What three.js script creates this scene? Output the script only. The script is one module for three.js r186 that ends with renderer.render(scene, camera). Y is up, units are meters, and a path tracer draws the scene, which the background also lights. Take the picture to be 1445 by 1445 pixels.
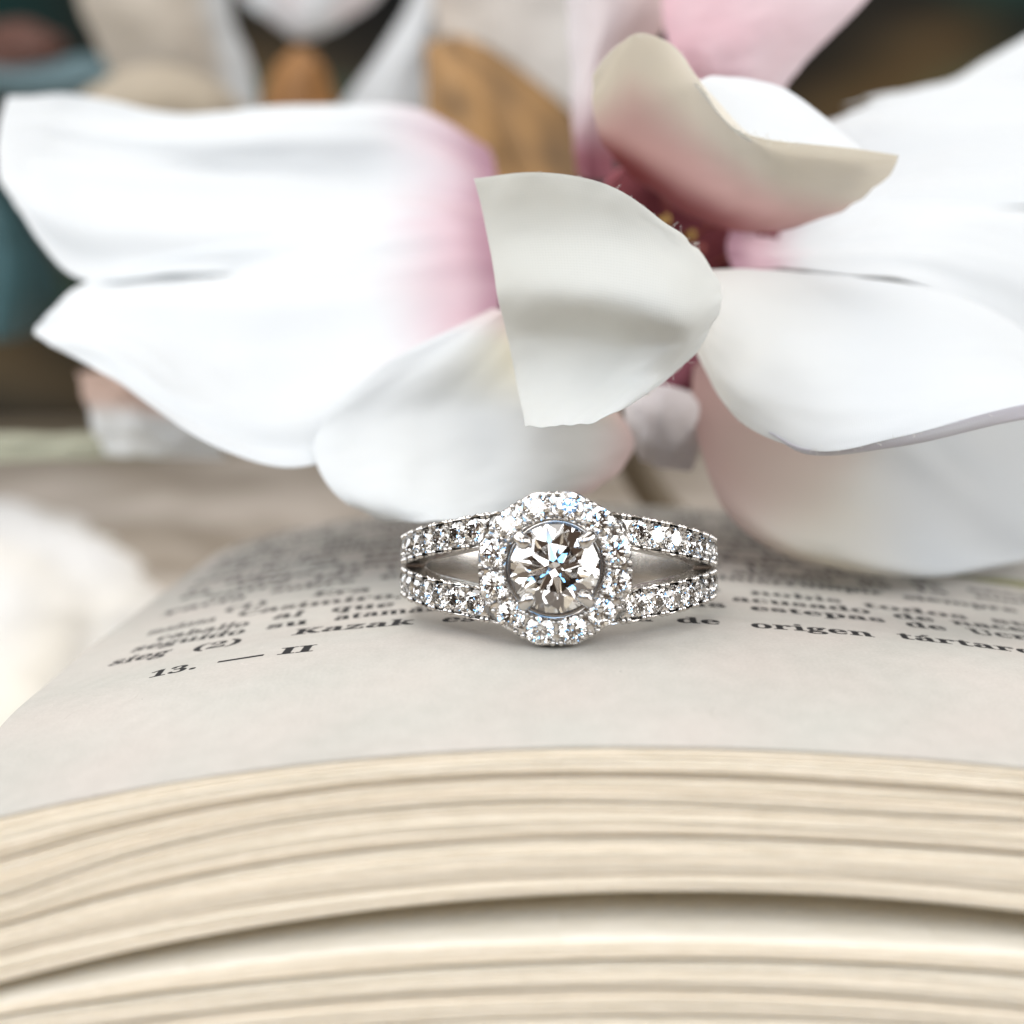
import * as THREE from 'three';
import { mergeGeometries, mergeVertices, toCreasedNormals } from 'three/addons/utils/BufferGeometryUtils.js';
import { ImprovedNoise } from 'three/addons/math/ImprovedNoise.js';

// ------------------------------------------------------------------ camera, light, exposure
const MM = 0.001;
const scene = new THREE.Scene();
const EYE = new THREE.Vector3(-2.6, 22, 109).multiplyScalar(MM);
const PITCH = THREE.MathUtils.degToRad(7.2), FOCAL = 2520, HALF = 722.5;
const camera = new THREE.PerspectiveCamera(2 * THREE.MathUtils.radToDeg(Math.atan(HALF / FOCAL)), 1, 0.005, 20);
camera.position.copy(EYE);
camera.rotation.x = -PITCH;
camera.focus = 0.115;
camera.userData.fStop = 23;
scene.add(camera);

const renderer = new THREE.WebGLRenderer({ antialias: true });
renderer.setSize(1024, 1024);
renderer.toneMapping = THREE.LinearToneMapping;
renderer.toneMappingExposure = 0.81;
renderer.shadowMap.enabled = true;

scene.background = new THREE.Color().setRGB(0.12, 0.082, 0.06);
const rgbLin = (r, g, b) => new THREE.Color().setRGB(r, g, b);
function areaLight(name, color, intensity, w, h, pos, target) {
  const l = new THREE.RectAreaLight(color, intensity, w, h);
  l.name = name;
  l.position.set(...pos);
  scene.add(l);
  l.lookAt(...target);
  return l;
}
areaLight('unseen_overhead_light', rgbLin(1, 0.99, 0.975), 3.4, 0.5, 0.4, [-0.07, 0.42, -0.1], [0, 0, -0.04]);  // unseen source overhead, placed to light the petals and page from above
areaLight('unseen_left_light', rgbLin(0.95, 0.975, 1), 7, 0.3, 0.3, [-0.44, 0.22, -0.02], [0, 0.01, -0.03]);  // out of view on the left, placed to light the left petals and page
areaLight('unseen_front_light', rgbLin(1, 0.985, 0.96), 6, 0.15, 0.28, [-0.105, 0.247, 0.323], [0, 0, 0]);  // unseen pair behind the camera, placed for white reflections in the stones
areaLight('unseen_front_light_001', rgbLin(1, 0.98, 0.95), 5.4, 0.2, 0.23, [0.15, 0.241, 0.309], [0, 0, 0]);
areaLight('unseen_side_light', rgbLin(0.97, 0.985, 1), 5, 0.1, 0.14, [-0.31, 0.2, 0.19], [0, 0, 0]);  // unseen pair at the sides, placed to brighten the diamonds on the rails
areaLight('unseen_side_light_001', rgbLin(1, 0.985, 0.97), 5, 0.1, 0.14, [0.31, 0.2, 0.19], [0, 0, 0]);
areaLight('unseen_right_light', rgbLin(1, 0.99, 0.98), 8.5, 0.2, 0.25, [0.42, 0.15, 0.04], [0, 0.01, -0.03]);  // out of view on the right, placed to light the right-hand petals
areaLight('added_blue_light', rgbLin(0.18, 0.52, 1), 7, 0.1, 0.09, [0.006, 0.2, 0.367], [0, 0, 0]);  // three blue lights added to imitate the coloured flashes of diamond dispersion
areaLight('added_blue_light_001', rgbLin(0.26, 0.58, 1), 6, 0.07, 0.1, [0.298, 0.157, 0.25], [0, 0, 0]);
areaLight('added_blue_light_002', rgbLin(0.26, 0.58, 1), 6, 0.06, 0.1, [-0.257, 0.13, 0.306], [0, 0, 0]);

// ------------------------------------------------------------------ helpers
let seed = 7;
const rnd = () => { seed = (seed + 0x6d2b79f5) | 0; let t = Math.imul(seed ^ (seed >>> 15), 1 | seed); t = (t + Math.imul(t ^ (t >>> 7), 61 | t)) ^ t; return ((t ^ (t >>> 14)) >>> 0) / 4294967296; };
const noise = new ImprovedNoise();
const N = (x, y, z = 0.37) => noise.noise(x, y, z);
const clamp = THREE.MathUtils.clamp, lerp = THREE.MathUtils.lerp, smooth = THREE.MathUtils.smoothstep;
const names = new Map();
function numbered(name) { const n = names.get(name) ?? 0; names.set(name, n + 1); return n ? `${name}_${String(n).padStart(3, '0')}` : name; }
function tag(o, label, category, group, kind) {
  if (label) o.userData.label = label;
  if (category) o.userData.category = category;
  if (group) o.userData.group = group;
  if (kind) o.userData.kind = kind;
  return o;
}
function thing(name, label, category, group) { const g = new THREE.Group(); g.name = numbered(name); scene.add(g); return tag(g, label, category, group); }
function mesh(name, geometry, material, parent = scene) {
  const m = new THREE.Mesh(geometry, material);
  m.name = numbered(name); m.castShadow = m.receiveShadow = true;
  parent.add(m);
  return m;
}
const COSP = Math.cos(PITCH), SINP = Math.sin(PITCH);
// a point of the place from a sight direction and its distance in millimetres along the lens axis
function at(u, v, d) {
  const x = (u - HALF) / FOCAL, y = -(v - HALF) / FOCAL;
  return new THREE.Vector3(EYE.x + x * d * MM, EYE.y + (y * COSP - SINP) * d * MM, EYE.z + (-y * SINP - COSP) * d * MM);
}
function dataTexture(w, h, fn, srgb, repeat) {
  const data = new Uint8Array(w * h * 4), c = [0, 0, 0];
  for (let y = 0; y < h; y++) for (let x = 0; x < w; x++) {
    fn(x, y, c);
    const o = (y * w + x) * 4;
    for (let k = 0; k < 3; k++) data[o + k] = clamp(c[k], 0, 1) * 255;
    data[o + 3] = 255;
  }
  const t = new THREE.DataTexture(data, w, h);
  t.magFilter = THREE.LinearFilter; t.wrapS = t.wrapT = THREE.RepeatWrapping;
  if (srgb) t.colorSpace = THREE.SRGBColorSpace;
  if (repeat) t.repeat.set(1 / repeat, 1 / repeat);
  t.needsUpdate = true;
  return t;
}
const rgb = (r, g, b) => new THREE.Color().setRGB(r, g, b);
const srgb = (r, g, b) => new THREE.Color().setRGB(r / 255, g / 255, b / 255, THREE.SRGBColorSpace);

// ------------------------------------------------------------------ table and wall
const woodTex = dataTexture(512, 512, (x, y, c) => {
  const g = 0.5 + 0.5 * N(x * 0.012, y * 0.09, 2.1) + 0.25 * N(x * 0.05, y * 0.4, 5);
  const b = 0.82 + 0.4 * N(x * 0.043, y * 0.055, 9.2) + 0.25 * N(x * 0.011, y * 0.013, 2.2);
  c[0] = (0.66 + 0.1 * g) * b; c[1] = (0.60 + 0.1 * g) * b; c[2] = (0.51 + 0.09 * g) * b;
}, true);
const tableTop = new THREE.BoxGeometry(1.3, 0.03, 0.75);
tag(mesh('table', tableTop, new THREE.MeshStandardMaterial({ map: woodTex, roughness: 0.6 })), 'brown grey table top under the open book, out of focus', 'table', null, 'structure').position.set(0, -0.0416, -0.16);
const wallTex = dataTexture(256, 256, (x, y, c) => {
  const n = N(x * 0.12, y * 0.12, 4), m = N(x * 0.1, y * 0.09, 8), q = Math.max(0, N(x * 0.09, y * 0.1, 15)) * 0.3;
  const k = 0.55 + 1.1 * n + 0.5 * N(x * 0.09, y * 0.09, 6), w = Math.max(0, m) * 0.35;
  c[0] = 0.2 * k + w + 0.03; c[1] = 0.18 * k + w * 0.7 + q + 0.03; c[2] = 0.14 * k + w * 0.3 + q + 0.03;
}, true);
tag(mesh('wall', new THREE.BoxGeometry(2.4, 1.2, 0.03), new THREE.MeshStandardMaterial({ map: wallTex, roughness: 0.95 })), 'dark brown wall behind the flowers', 'wall', null, 'structure').position.set(0, 0.4, -0.62);

// ------------------------------------------------------------------ book
const topY = (x) => -0.2473 + x * (0.01742 + x * (-0.003013 + x * 1.755e-5));
const FRONT = 14, BACK = -73, LEFT = -34.7, RIGHT = 54;
const backZ = (x) => x < -32.3 ? lerp(-66, -22, (-32.3 - x) / 2.4) : x < -24 ? -66 - 7 * Math.sqrt(1 - ((-24 - x) / 8.3) ** 2) : BACK;
const cubic = (a, b, c, d) => (x) => a + x * (b + x * (c + x * d));
// undersides of the bundles of leaves, as they fan open
const LINES = [
  cubic(-2.652, 0.01895, -0.002731, 1.43e-5), cubic(-4.268, 0.01217, -0.003207, 3.955e-5), cubic(-5.551, 0.00087, -0.00333, 7.227e-5), cubic(-7.36, 0.02513, -0.003173, 3.205e-5),
  cubic(-9.195, 0.03183, -0.002822, 1.511e-5), cubic(-10.15, 0.04426, -0.003352, 3.2e-6), cubic(-12.29, 0.01847, -0.002278, 1.84e-5), cubic(-13.49, 0.02923, -0.002144, -6.45e-6),
  cubic(-14.78, 0.01803, -0.002291, 6.6e-7), cubic(-16.09, 0.02222, -0.002139, -4.1e-6), cubic(-17.9, 0.02, -0.0021, 0), cubic(-20.2, 0.02, -0.002, 0), cubic(-23, 0.015, -0.0016, 0),
];
const frontY = LINES[0];
const lineY = (f, x) => frontY(x) + (f(clamp(x, -29, 24)) - frontY(clamp(x, -29, 24)));
// the page rolls down towards its front edge
const pageY = (x, z) => lerp(topY(x), frontY(x), smooth(z, -5, 19) / smooth(FRONT, -5, 19) * (z > -5 ? 1 : 0));
const EDGE_Z = (y) => FRONT - 0.35 * y;
const paperNoise = (x, y) => 0.5 * N(x * 0.03, y * 0.03, 1) + 0.3 * N(x * 0.11, y * 0.11, 3) + 0.3 * N(x * 0.41, y * 0.41, 6);

const book = thing('book', 'open book with printed text, yellowed page edges towards the viewer', 'book');
const edgeTex = dataTexture(512, 256, (x, y, c) => {
  const n = 0.05 * N(x * 0.02, y * 0.5, 1) + 0.05 * N(x * 0.3, y * 0.9, 4) + 0.03 * N(x * 0.008, y * 0.03, 7);
  c[0] = 0.892 + n * 0.8; c[1] = 0.85 + n * 0.85; c[2] = 0.775 + n;
}, true, 0.02);
const edgeMat = new THREE.MeshStandardMaterial({ map: edgeTex, roughness: 0.95, vertexColors: true });
function leafBundle(upper, lower, count, gapTop, gapBottom, lean, bright) {
  const pos = [], uv = [], col = [], idx = [], SEG = 72, grain = rnd() * 50;
  for (let j = 0; j < count; j++) {
    const a0 = j / count, a1 = (j + 0.9) / count, jz = (rnd() - 0.5) * 0.07 - (rnd() < 0.22 ? 0.13 : 0), tone = 0.94 + rnd() * 0.1, base = pos.length / 3;
    const warm = 1 - (rnd() - 0.4) * 0.07 - 0.04 * N(j * 0.4 + grain, 2.5), page = bright && j === 0 ? 1.12 : 1;
    for (let i = 0; i <= SEG; i++) {
      const x = lerp(LEFT, RIGHT, i / SEG), yu = lineY(upper, x) - gapTop, yl = lineY(lower, x) + gapBottom;
      const wob = 0.05 * N(x * 0.12, j * 0.35 + grain) + 0.025 * N(x * 0.5, j * 0.8 + grain, 3);
      const y1 = lerp(yu, yl, a0) + wob * 0.6, y0 = lerp(yu, yl, a1) + wob * 0.6, th = y1 - y0;
      const z = EDGE_Z(y1) + jz + wob * 1.3 - lean * (a0 - 0.5) * (a0 - 0.5) * 1.1, drop = pageY(x, BACK) - pageY(x, FRONT);
      const back = backZ(x), ring = [[y1 + drop, back], [y1 + drop, -4], [y1 + drop * 0.35, 6], [y1, z - 0.05], [y1 - th * 0.15, z - 0.012], [y1 - th * 0.5, z], [y0 + th * 0.15, z - 0.012], [y0, z - 0.05], [y0 + drop * 0.35, 6], [y0 + drop, -4], [y0 + drop, back]];
      for (const [y, zz] of ring) { pos.push(x * MM, y * MM, zz * MM); uv.push(x * MM, (zz + y * 1.7 + j * 1.3) * MM); const k = tone * page * (1 + 0.06 * N(x * 0.07, j * 0.9 + grain, 4)); col.push(k, k * (0.5 + 0.5 * warm) * (page > 1 ? 1.06 : 1), k * warm * (page > 1 ? 1.14 : 1)); }
    }
    for (let i = 0; i < SEG; i++) for (let k = 0; k < 10; k++) {
      const p = base + i * 11 + k, q = p + 11;
      idx.push(p, p + 1, q, p + 1, q + 1, q);
    }
    for (const e of [0, SEG]) { const p = base + e * 11; for (let k = 1; k < 10; k++) e ? idx.push(p, p + k, p + k + 1) : idx.push(p, p + k + 1, p + k); }
  }
  const g = new THREE.BufferGeometry();
  g.setAttribute('position', new THREE.Float32BufferAttribute(pos, 3));
  g.setAttribute('uv', new THREE.Float32BufferAttribute(uv, 2));
  g.setAttribute('color', new THREE.Float32BufferAttribute(col, 3));
  g.setIndex(idx); g.computeVertexNormals();
  return g;
}
const counts = [11, 9, 12, 13, 8, 0, 9, 10, 10, 13, 18, 20];
for (let i = 0; i < 12; i++) {
  if (i === 5) continue;                       // the wide opening between two gatherings
  mesh('page_bundle', leafBundle(LINES[i], LINES[i + 1], counts[i], i === 0 ? 0.17 : i === 6 ? 0.1 : 0.05, i === 3 ? 0.02 : 0.07, 1, i === 6), edgeMat, book);
}

// the printed page: words placed in page millimetres, each from its first to its last letter
const TEXW = 2048, TEXH = 2048, X0 = -35, XW = 80, Z0 = -73, ZH = 97;   // texture covers x -35..45, z -73..24
const page2d = document.createElement('canvas'); page2d.width = TEXW; page2d.height = TEXH;
const ctx = page2d.getContext('2d');
{
  const img = ctx.createImageData(TEXW, TEXH), d = img.data;
  for (let y = 0; y < TEXH; y++) for (let x = 0; x < TEXW; x++) {
    const n = 0.022 * N(x * 0.004, y * 0.004, 2) + 0.016 * N(x * 0.03, y * 0.03, 3) + 0.02 * N(x * 0.17, y * 0.17, 5) + 0.02 * (rnd() - 0.5);
    const t = 0.02 * N(x * 0.006, y * 0.006, 8), o = (y * TEXW + x) * 4;
    d[o] = (0.708 + n + t) * 255; d[o + 1] = (0.688 + n + 0.3 * t) * 255; d[o + 2] = (0.656 + n + 0.3 * t) * 255; d[o + 3] = 255;
  }
  ctx.putImageData(img, 0, 0);
  const px = (x) => ((x - X0) / XW) * TEXW, py = (z) => ((z - Z0) / ZH) * TEXH;
  for (let k = 0; k < 260; k++) {               // paper fibres
    ctx.strokeStyle = `rgba(${rnd() < 0.5 ? '120,104,92' : '235,228,218'},${0.08 + rnd() * 0.14})`; ctx.lineWidth = 0.8 + rnd();
    const fx = rnd() * TEXW, fy = rnd() * TEXH, fa = rnd() * 6.3, fl = 8 + rnd() * 22;
    ctx.beginPath(); ctx.moveTo(fx, fy); ctx.quadraticCurveTo(fx + fl * Math.cos(fa), fy + fl * Math.sin(fa), fx + 1.7 * fl * Math.cos(fa + 0.6), fy + 1.7 * fl * Math.sin(fa + 0.6)); ctx.stroke();
  }
  for (let k = 0; k < 60; k++) {               // specks and fibres in the cheap paper
    ctx.fillStyle = `rgba(70,62,58,${0.1 + rnd() * 0.3})`;
    ctx.beginPath(); ctx.ellipse(rnd() * TEXW, rnd() * TEXH, 0.8 + rnd() * 1.4, 0.7 + rnd(), rnd() * 3, 0, 7); ctx.fill();
  }
  function word(text, xa, za, xb, zb, size = 2.75) {
    ctx.save();
    ctx.font = `bold ${size * TEXW / XW}px serif`;
    const w = ctx.measureText(text).width, span = px(xb) - px(xa);
    ctx.translate(px(xa), py(za));
    ctx.rotate(Math.atan2(py(zb) - py(za), span));
    ctx.scale(span / w, (TEXH / ZH) / (TEXW / XW) * 1.05);
    ctx.fillStyle = 'rgba(18,16,17,0.97)';
    ctx.fillText(text, 0, 0); ctx.lineWidth = 2.4; ctx.strokeStyle = 'rgba(30,27,27,0.8)'; ctx.strokeText(text, 0, 0);
    ctx.restore();
  }
  const words = [
    ['13.', -26.2, -3.9, -22.9, -4.0], ['II', -17.8, -4.1, -15.4, -3.95],
    ['sieg', -30.7, -12.3, -26.3, -11.3], ['(2)', -24.6, -10.6, -21.1, -10.3], ['Kazak', -17.7, -10.7, -9.3, -9.85], ['es', -7.5, -9.95, -5, -9.5], ['palab', -3, -9.4, 4.4, -8.8],
    ['ra', 4.6, -8.75, 6.9, -8.7], ['de', 8.4, -8.55, 11.4, -8.35], ['origen', 13.3, -7.9, 21.5, -7.35], ['tártaro', 23.2, -7.9, 32.5, -7.1],
    ['seguido', -29.9, -15.9, -21.4, -14.2], ['su', -20, -14.5, -17, -14.35], ['atamán', -15.2, -14.4, -7.4, -14.25], ['en', -5, -14.3, -2.4, -14.3], ['aquel', -0.5, -14.4, 6.2, -14.6],
    ['las', 8.6, -14.8, 12.6, -14.9], ['estepas', 14.1, -14.4, 23.6, -13.5], ['de', 24.8, -12.9, 27.7, -12.7], ['Ucrania', 29.3, -12.7, 38.6, -12.8],
    ['caballo', -28.6, -18.4, -21.6, -17.3], ['al', -20.1, -18.4, -17.8, -18.0], ['que', -15.8, -18.0, -11.1, -17.4], ['siguen', -9.3, -17.6, -1, -17.7], ['por', 1, -17.9, 5, -18], ['su', 7, -18.2, 9.6, -18.2],
    ['acusado', 13.2, -17.9, 23.2, -16.7], ['de', 24.6, -16.1, 27.6, -15.9], ['nacer', 28.8, -15.8, 35.4, -16],
    ['mañana', -30, -22.3, -24.8, -22.2], ['Casimiro,', -23.3, -22.2, -10.6, -21.1], ['rey', -8.4, -21.2, -4.2, -21.4], ['polaco', -2, -21.4, 6, -21.8], ['en', 9.8, -21.9, 13, -21.8],
    ['nobis', 15, -21.2, 21.8, -20.5], ['todos', 23.1, -19.7, 30.7, -18.7], ['sus', 32.4, -18.8, 37, -18.7],
    ['(1)', -24.8, -25.7, -21.4, -25.5], ['Era', -18.1, -26, -13.4, -25.2], ['tutor', -10.4, -25.3, -4, -25.5], ['del', -2, -25.6, 2, -25.8], ['joven', 4, -26, 11, -26.2],
    ['interrumpir', 13.4, -27.6, 26.1, -26], ['siempre', 27.4, -25.5, 36.2, -25.2],
  ];
  for (const w of words) word(...w);
  ctx.lineWidth = 0.42 * TEXW / XW; ctx.strokeStyle = 'rgba(18,16,17,0.97)';
  ctx.beginPath(); ctx.moveTo(px(-21.7), py(-4.85)); ctx.lineTo(px(-18.7), py(-4.7)); ctx.stroke();
  const lines = [
    'yacía sobre el terreno como el abismo de la noche', 'entre las tropas del cosaco y la nieve de enero', 'el viejo jinete alzó la mirada hacia el río', 'y dijo al fin que no era posible perderlo', 'sin haber visto antes la orilla del mundo',
    'los hombres callaron mientras ardía el fuego', 'con la paciencia de quien espera el alba', 'nadie supo responder a tales palabras', 'porque el viento del norte traía nieve', 'y los caballos temblaban en la estepa', 'bajo un cielo sin luna ni estrellas', 'hasta que volvió a sonar la corneta',
  ];
  lines.forEach((line, i) => {
    const z = -31.2 - i * 3.55 - (i > 3 ? 0.6 : 0);
    let x = -30.6 + (i % 4 === 1 ? 3 : 0);
    for (const w of line.split(' ')) {
      const len = w.length * 1.36;
      if (x + len > 42) break;
      word(w, x, z + (x + 30) * 0.016, x + len, z + (x + len + 30) * 0.016);
      x += len + 1.9;
    }
  });
}
const pageTex = new THREE.CanvasTexture(page2d); pageTex.colorSpace = THREE.SRGBColorSpace; pageTex.wrapS = pageTex.wrapT = THREE.ClampToEdgeWrapping;
const paperBump = dataTexture(512, 512, (x, y, c) => { c[0] = c[1] = c[2] = 0.5 + 0.5 * paperNoise(x, y); }, false, 0.02);
paperBump.repeat.set(3, 3);
{
  const NX = 140, NZ = 80, pos = [], uv = [], idx = [];
  const surf = (x, z) => pageY(x, z) + 0.02 + 0.05 * N(x * 0.09, z * 0.07, 2) * smooth(FRONT - z, 0, 6) + 0.03 * N(x * 0.3, z * 0.2, 5) * smooth(FRONT - z, 0, 5);
  for (let s = 0; s < 2; s++) for (let j = 0; j <= NZ; j++) for (let i = 0; i <= NX; i++) {
    const x = lerp(LEFT, RIGHT - 1, i / NX), zf = EDGE_Z(frontY(x)) - 0.2 + 0.03 * N(x * 0.2, 3), z = lerp(backZ(x), zf, j / NZ);
    pos.push(x * MM, (surf(x, z) - s * 0.085) * MM, z * MM); uv.push((x - X0) / XW, 1 - (z - Z0) / ZH);
  }
  const row = NX + 1, off = row * (NZ + 1);
  for (let j = 0; j < NZ; j++) for (let i = 0; i < NX; i++) {
    const a = j * row + i, b = a + row;
    idx.push(a, b, a + 1, a + 1, b, b + 1); idx.push(off + a, off + a + 1, off + b, off + a + 1, off + b + 1, off + b);
  }
  for (let i = 0; i < NX; i++) { const a = NZ * row + i; idx.push(a, off + a, a + 1, a + 1, off + a, off + a + 1); }
  for (let j = 0; j < NZ; j++) for (const e of [0, NX]) { const a = j * row + e, b = a + row; e ? idx.push(a, b, off + a, b, off + b, off + a) : idx.push(a, off + a, b, b, off + a, off + b); }
  const g = new THREE.BufferGeometry();
  g.setAttribute('position', new THREE.Float32BufferAttribute(pos, 3)); g.setAttribute('uv', new THREE.Float32BufferAttribute(uv, 2));
  g.setIndex(idx);
  const flat = toCreasedNormals(g, 1.0);
  tag(mesh('printed_page', flat, new THREE.MeshStandardMaterial({ map: pageTex, bumpMap: paperBump, bumpScale: 3e-5, roughness: 0.92 }), book), 'top page printed with Spanish footnotes');
}
{
  const s = new THREE.Shape(); s.moveTo(LEFT - 1, -26.4); for (let i = 0; i <= 40; i++) { const x = lerp(LEFT - 1, RIGHT + 1, i / 40); s.lineTo(x, lineY(LINES[12], clamp(x, LEFT, RIGHT)) - 0.1); } s.lineTo(RIGHT + 1, -26.4);
  const g = new THREE.ExtrudeGeometry(s, { depth: 98, bevelEnabled: false }); g.translate(0, 0, -75); g.scale(MM, MM, MM);
  mesh('back_cover', g, new THREE.MeshStandardMaterial({ color: srgb(120, 98, 78), roughness: 0.8 }), book);
}

// ------------------------------------------------------------------ ring
const metal = new THREE.MeshStandardMaterial({ color: rgb(0.62, 0.595, 0.565), metalness: 1, roughness: 0.2 });
const scratchTex = dataTexture(256, 256, (x, y, c) => { c[0] = c[1] = c[2] = 0.5 + 0.25 * N(x * 0.6, y * 0.02, 3) + 0.25 * N(x * 0.04, y * 0.05, 6); }, false, 0.004);
const bandMetal = new THREE.MeshStandardMaterial({ color: rgb(0.68, 0.645, 0.6), metalness: 1, roughness: 0.2, bumpMap: scratchTex, bumpScale: 8e-6 });
const diamondMat = new THREE.MeshPhysicalMaterial({ color: 0xffffff, metalness: 0, roughness: 0, transmission: 1, thickness: 0.004, ior: 2.417 });
// a round brilliant of radius 1, table towards +z, girdle at z = 0
function brilliant() {
  const rt = 0.56, hc = 0.33, hp = 0.862, rs = 0.79, rl = 0.22, gi = 0.035, E8 = Math.PI / 4;
  const P = (r, a, z) => [r * Math.cos(a), r * Math.sin(a), z];
  const tri = [], T = (k) => P(rt, k * E8, hc + gi), S = (k) => P(rs, (k + 0.5) * E8, gi + hc * (1 - rs * Math.cos(E8 / 2)) / (1 - rt));
  const G = (h, up) => P(1, h * E8 / 2, up ? gi : -gi), L = (k) => P(rl, (k + 0.5) * E8, -gi - hp * (1 - rl * Math.cos(E8 / 2)));
  const cul = [0, 0, -gi - hp], top = [0, 0, hc + gi];
  for (let k = 0; k < 8; k++) {
    tri.push(top, T(k), T(k + 1), T(k), S(k), T(k + 1), T(k), S(k - 1), G(2 * k, 1), T(k), G(2 * k, 1), S(k));
    tri.push(S(k), G(2 * k, 1), G(2 * k + 1, 1), S(k), G(2 * k + 1, 1), G(2 * k + 2, 1));
    for (const h of [2 * k, 2 * k + 1]) tri.push(G(h, 1), G(h, 0), G(h + 1, 1), G(h + 1, 1), G(h, 0), G(h + 1, 0));
    tri.push(cul, G(2 * k, 0), L(k - 1), cul, L(k), G(2 * k, 0), L(k), G(2 * k + 1, 0), G(2 * k, 0), L(k), G(2 * k + 2, 0), G(2 * k + 1, 0));
  }
  const g = new THREE.BufferGeometry();
  g.setAttribute('position', new THREE.Float32BufferAttribute(tri.flat(), 3));
  g.computeVertexNormals();
  return g;
}
const gem = brilliant();
const ring = thing('diamond_ring', 'white gold split band ring with round diamond halo on the printed page', 'ring');
ring.position.set(0.62 * MM, 2.82 * MM, -12.9 * MM);
ring.rotation.order = 'YXZ';
ring.rotation.set(THREE.MathUtils.degToRad(-8.3), THREE.MathUtils.degToRad(-2.6), 0);
const scaled = (g) => g.scale(MM, MM, MM);
function stone(px, py, pz, dir, r, spin) {
  const m = mesh('diamond', gem, diamondMat, ring);
  m.position.set(px * MM, py * MM, pz * MM); m.scale.setScalar(r * MM);
  m.quaternion.setFromUnitVectors(new THREE.Vector3(0, 0, 1), new THREE.Vector3(...dir).normalize()).multiply(new THREE.Quaternion().setFromAxisAngle(new THREE.Vector3(0, 0, 1), spin));
  return m;
}
const ZH0 = 12.1;                                // height of the halo face in front of the band's centre
const bead = new THREE.SphereGeometry(1, 10, 8).toNonIndexed();
const beads = (list) => mergeGeometries(list.map(([x, y, z, r, sx = 1, sy = 1, sz = 1]) => bead.clone().scale(r * sx, r * sy, r * sz).translate(x, y, z)));

// centre stone with four claws
tag(stone(0, 0, ZH0 + 0.45, [0.02, 0.03, 1], 2.8, 0.2), 'large round centre diamond');
const claws = [[-2.4, 2.02], [2.35, 2.12], [-2.0, -2.38], [2.28, -2.2]];
for (const [cx, cy] of claws) {
  const a = Math.atan2(cy, cx), c = Math.cos(a), s = Math.sin(a), at2 = (r, z) => new THREE.Vector3(c * r, s * r, z);
  const curve = new THREE.CatmullRomCurve3([at2(2.0, ZH0 - 2.8), at2(2.65, ZH0 - 1.2), at2(2.98, ZH0 + 0.1), at2(2.98, ZH0 + 0.6), at2(2.78, ZH0 + 0.9), at2(2.5, ZH0 + 0.98)]);
  const tube = new THREE.TubeGeometry(curve, 22, 1, 12), p = tube.attributes.position, v = new THREE.Vector3(), q = new THREE.Vector3();
  for (let i = 0; i < p.count; i++) {
    const t = Math.floor(i / 13) / 22; curve.getPointAt(t, q); v.fromBufferAttribute(p, i).sub(q).multiplyScalar(0.42).add(q); p.setXYZ(i, v.x, v.y, v.z);
  }
  tube.computeVertexNormals();
  const tip = new THREE.SphereGeometry(0.46, 18, 14); tip.scale(1.1, 1, 0.85); tip.rotateZ(a); tip.translate(c * 2.52, s * 2.52, ZH0 + 0.93);
  mesh('claw', scaled(mergeGeometries([tube, tip])), metal, ring);
}
// halo: a coned plate with twelve seats, its stones and beads
const HS = 12, HR = 3.98, TILT = 0.2, haloZ = (r) => ZH0 - (r - 3.3) * TILT, haloA = (i) => (i + 0.5) * Math.PI / 6 + 0.03;
{
  const s = new THREE.Shape(), n = 144;
  for (let i = 0; i <= n; i++) { const a = (i / n) * 2 * Math.PI, r = 4.83 + 0.085 * Math.cos(12 * (a - haloA(0))); i ? s.lineTo(r * Math.cos(a), r * Math.sin(a)) : s.moveTo(r, 0); }
  const inner = new THREE.Path(); inner.absarc(0, 0, 3.04, 0, 2 * Math.PI, true); s.holes.push(inner);
  for (let i = 0; i < HS; i++) { const h = new THREE.Path(); h.absarc(HR * Math.cos(haloA(i)), HR * Math.sin(haloA(i)), 0.8, 0, 2 * Math.PI, true); s.holes.push(h); }
  const g = new THREE.ExtrudeGeometry(s, { depth: 0.75, bevelEnabled: true, bevelSize: 0.05, bevelThickness: 0.06, bevelOffset: -0.05, bevelSegments: 2, curveSegments: 24 }), p = g.attributes.position;
  for (let i = 0; i < p.count; i++) { const r = Math.hypot(p.getX(i), p.getY(i)); p.setZ(i, p.getZ(i) - 0.75 + haloZ(r) - 0.06); }
  const skirt = new THREE.LatheGeometry([[4.78, -0.3], [4.8, -0.95], [4.55, -1.35], [3.7, -2.1], [2.6, -2.9], [2.1, -3.0], [1.9, -2.8], [2.5, -2.1], [4.2, -1.2], [4.5, -0.9], [4.5, -0.6]].map(([r, z]) => new THREE.Vector2(r, z)), 72);
  skirt.rotateX(Math.PI / 2); skirt.translate(0, 0, ZH0);
  const seat = new THREE.LatheGeometry([[2.5, -1.7], [2.6, -0.7], [2.64, -0.15], [2.72, 0.02], [2.95, 0.0], [3.04, -0.02], [3.06, -0.8], [2.7, -1.8]].map(([r, z]) => new THREE.Vector2(r, z)), 72);
  seat.rotateX(Math.PI / 2); seat.translate(0, 0, ZH0);
  g.deleteAttribute('uv'); g.deleteAttribute('normal');
  mesh('halo', scaled(toCreasedNormals(g, 0.5)), metal, ring);
  mesh('gallery', scaled(skirt), metal, ring);
  mesh('stone_seat', scaled(seat), metal, ring);
}
const haloBeads = [];
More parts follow.
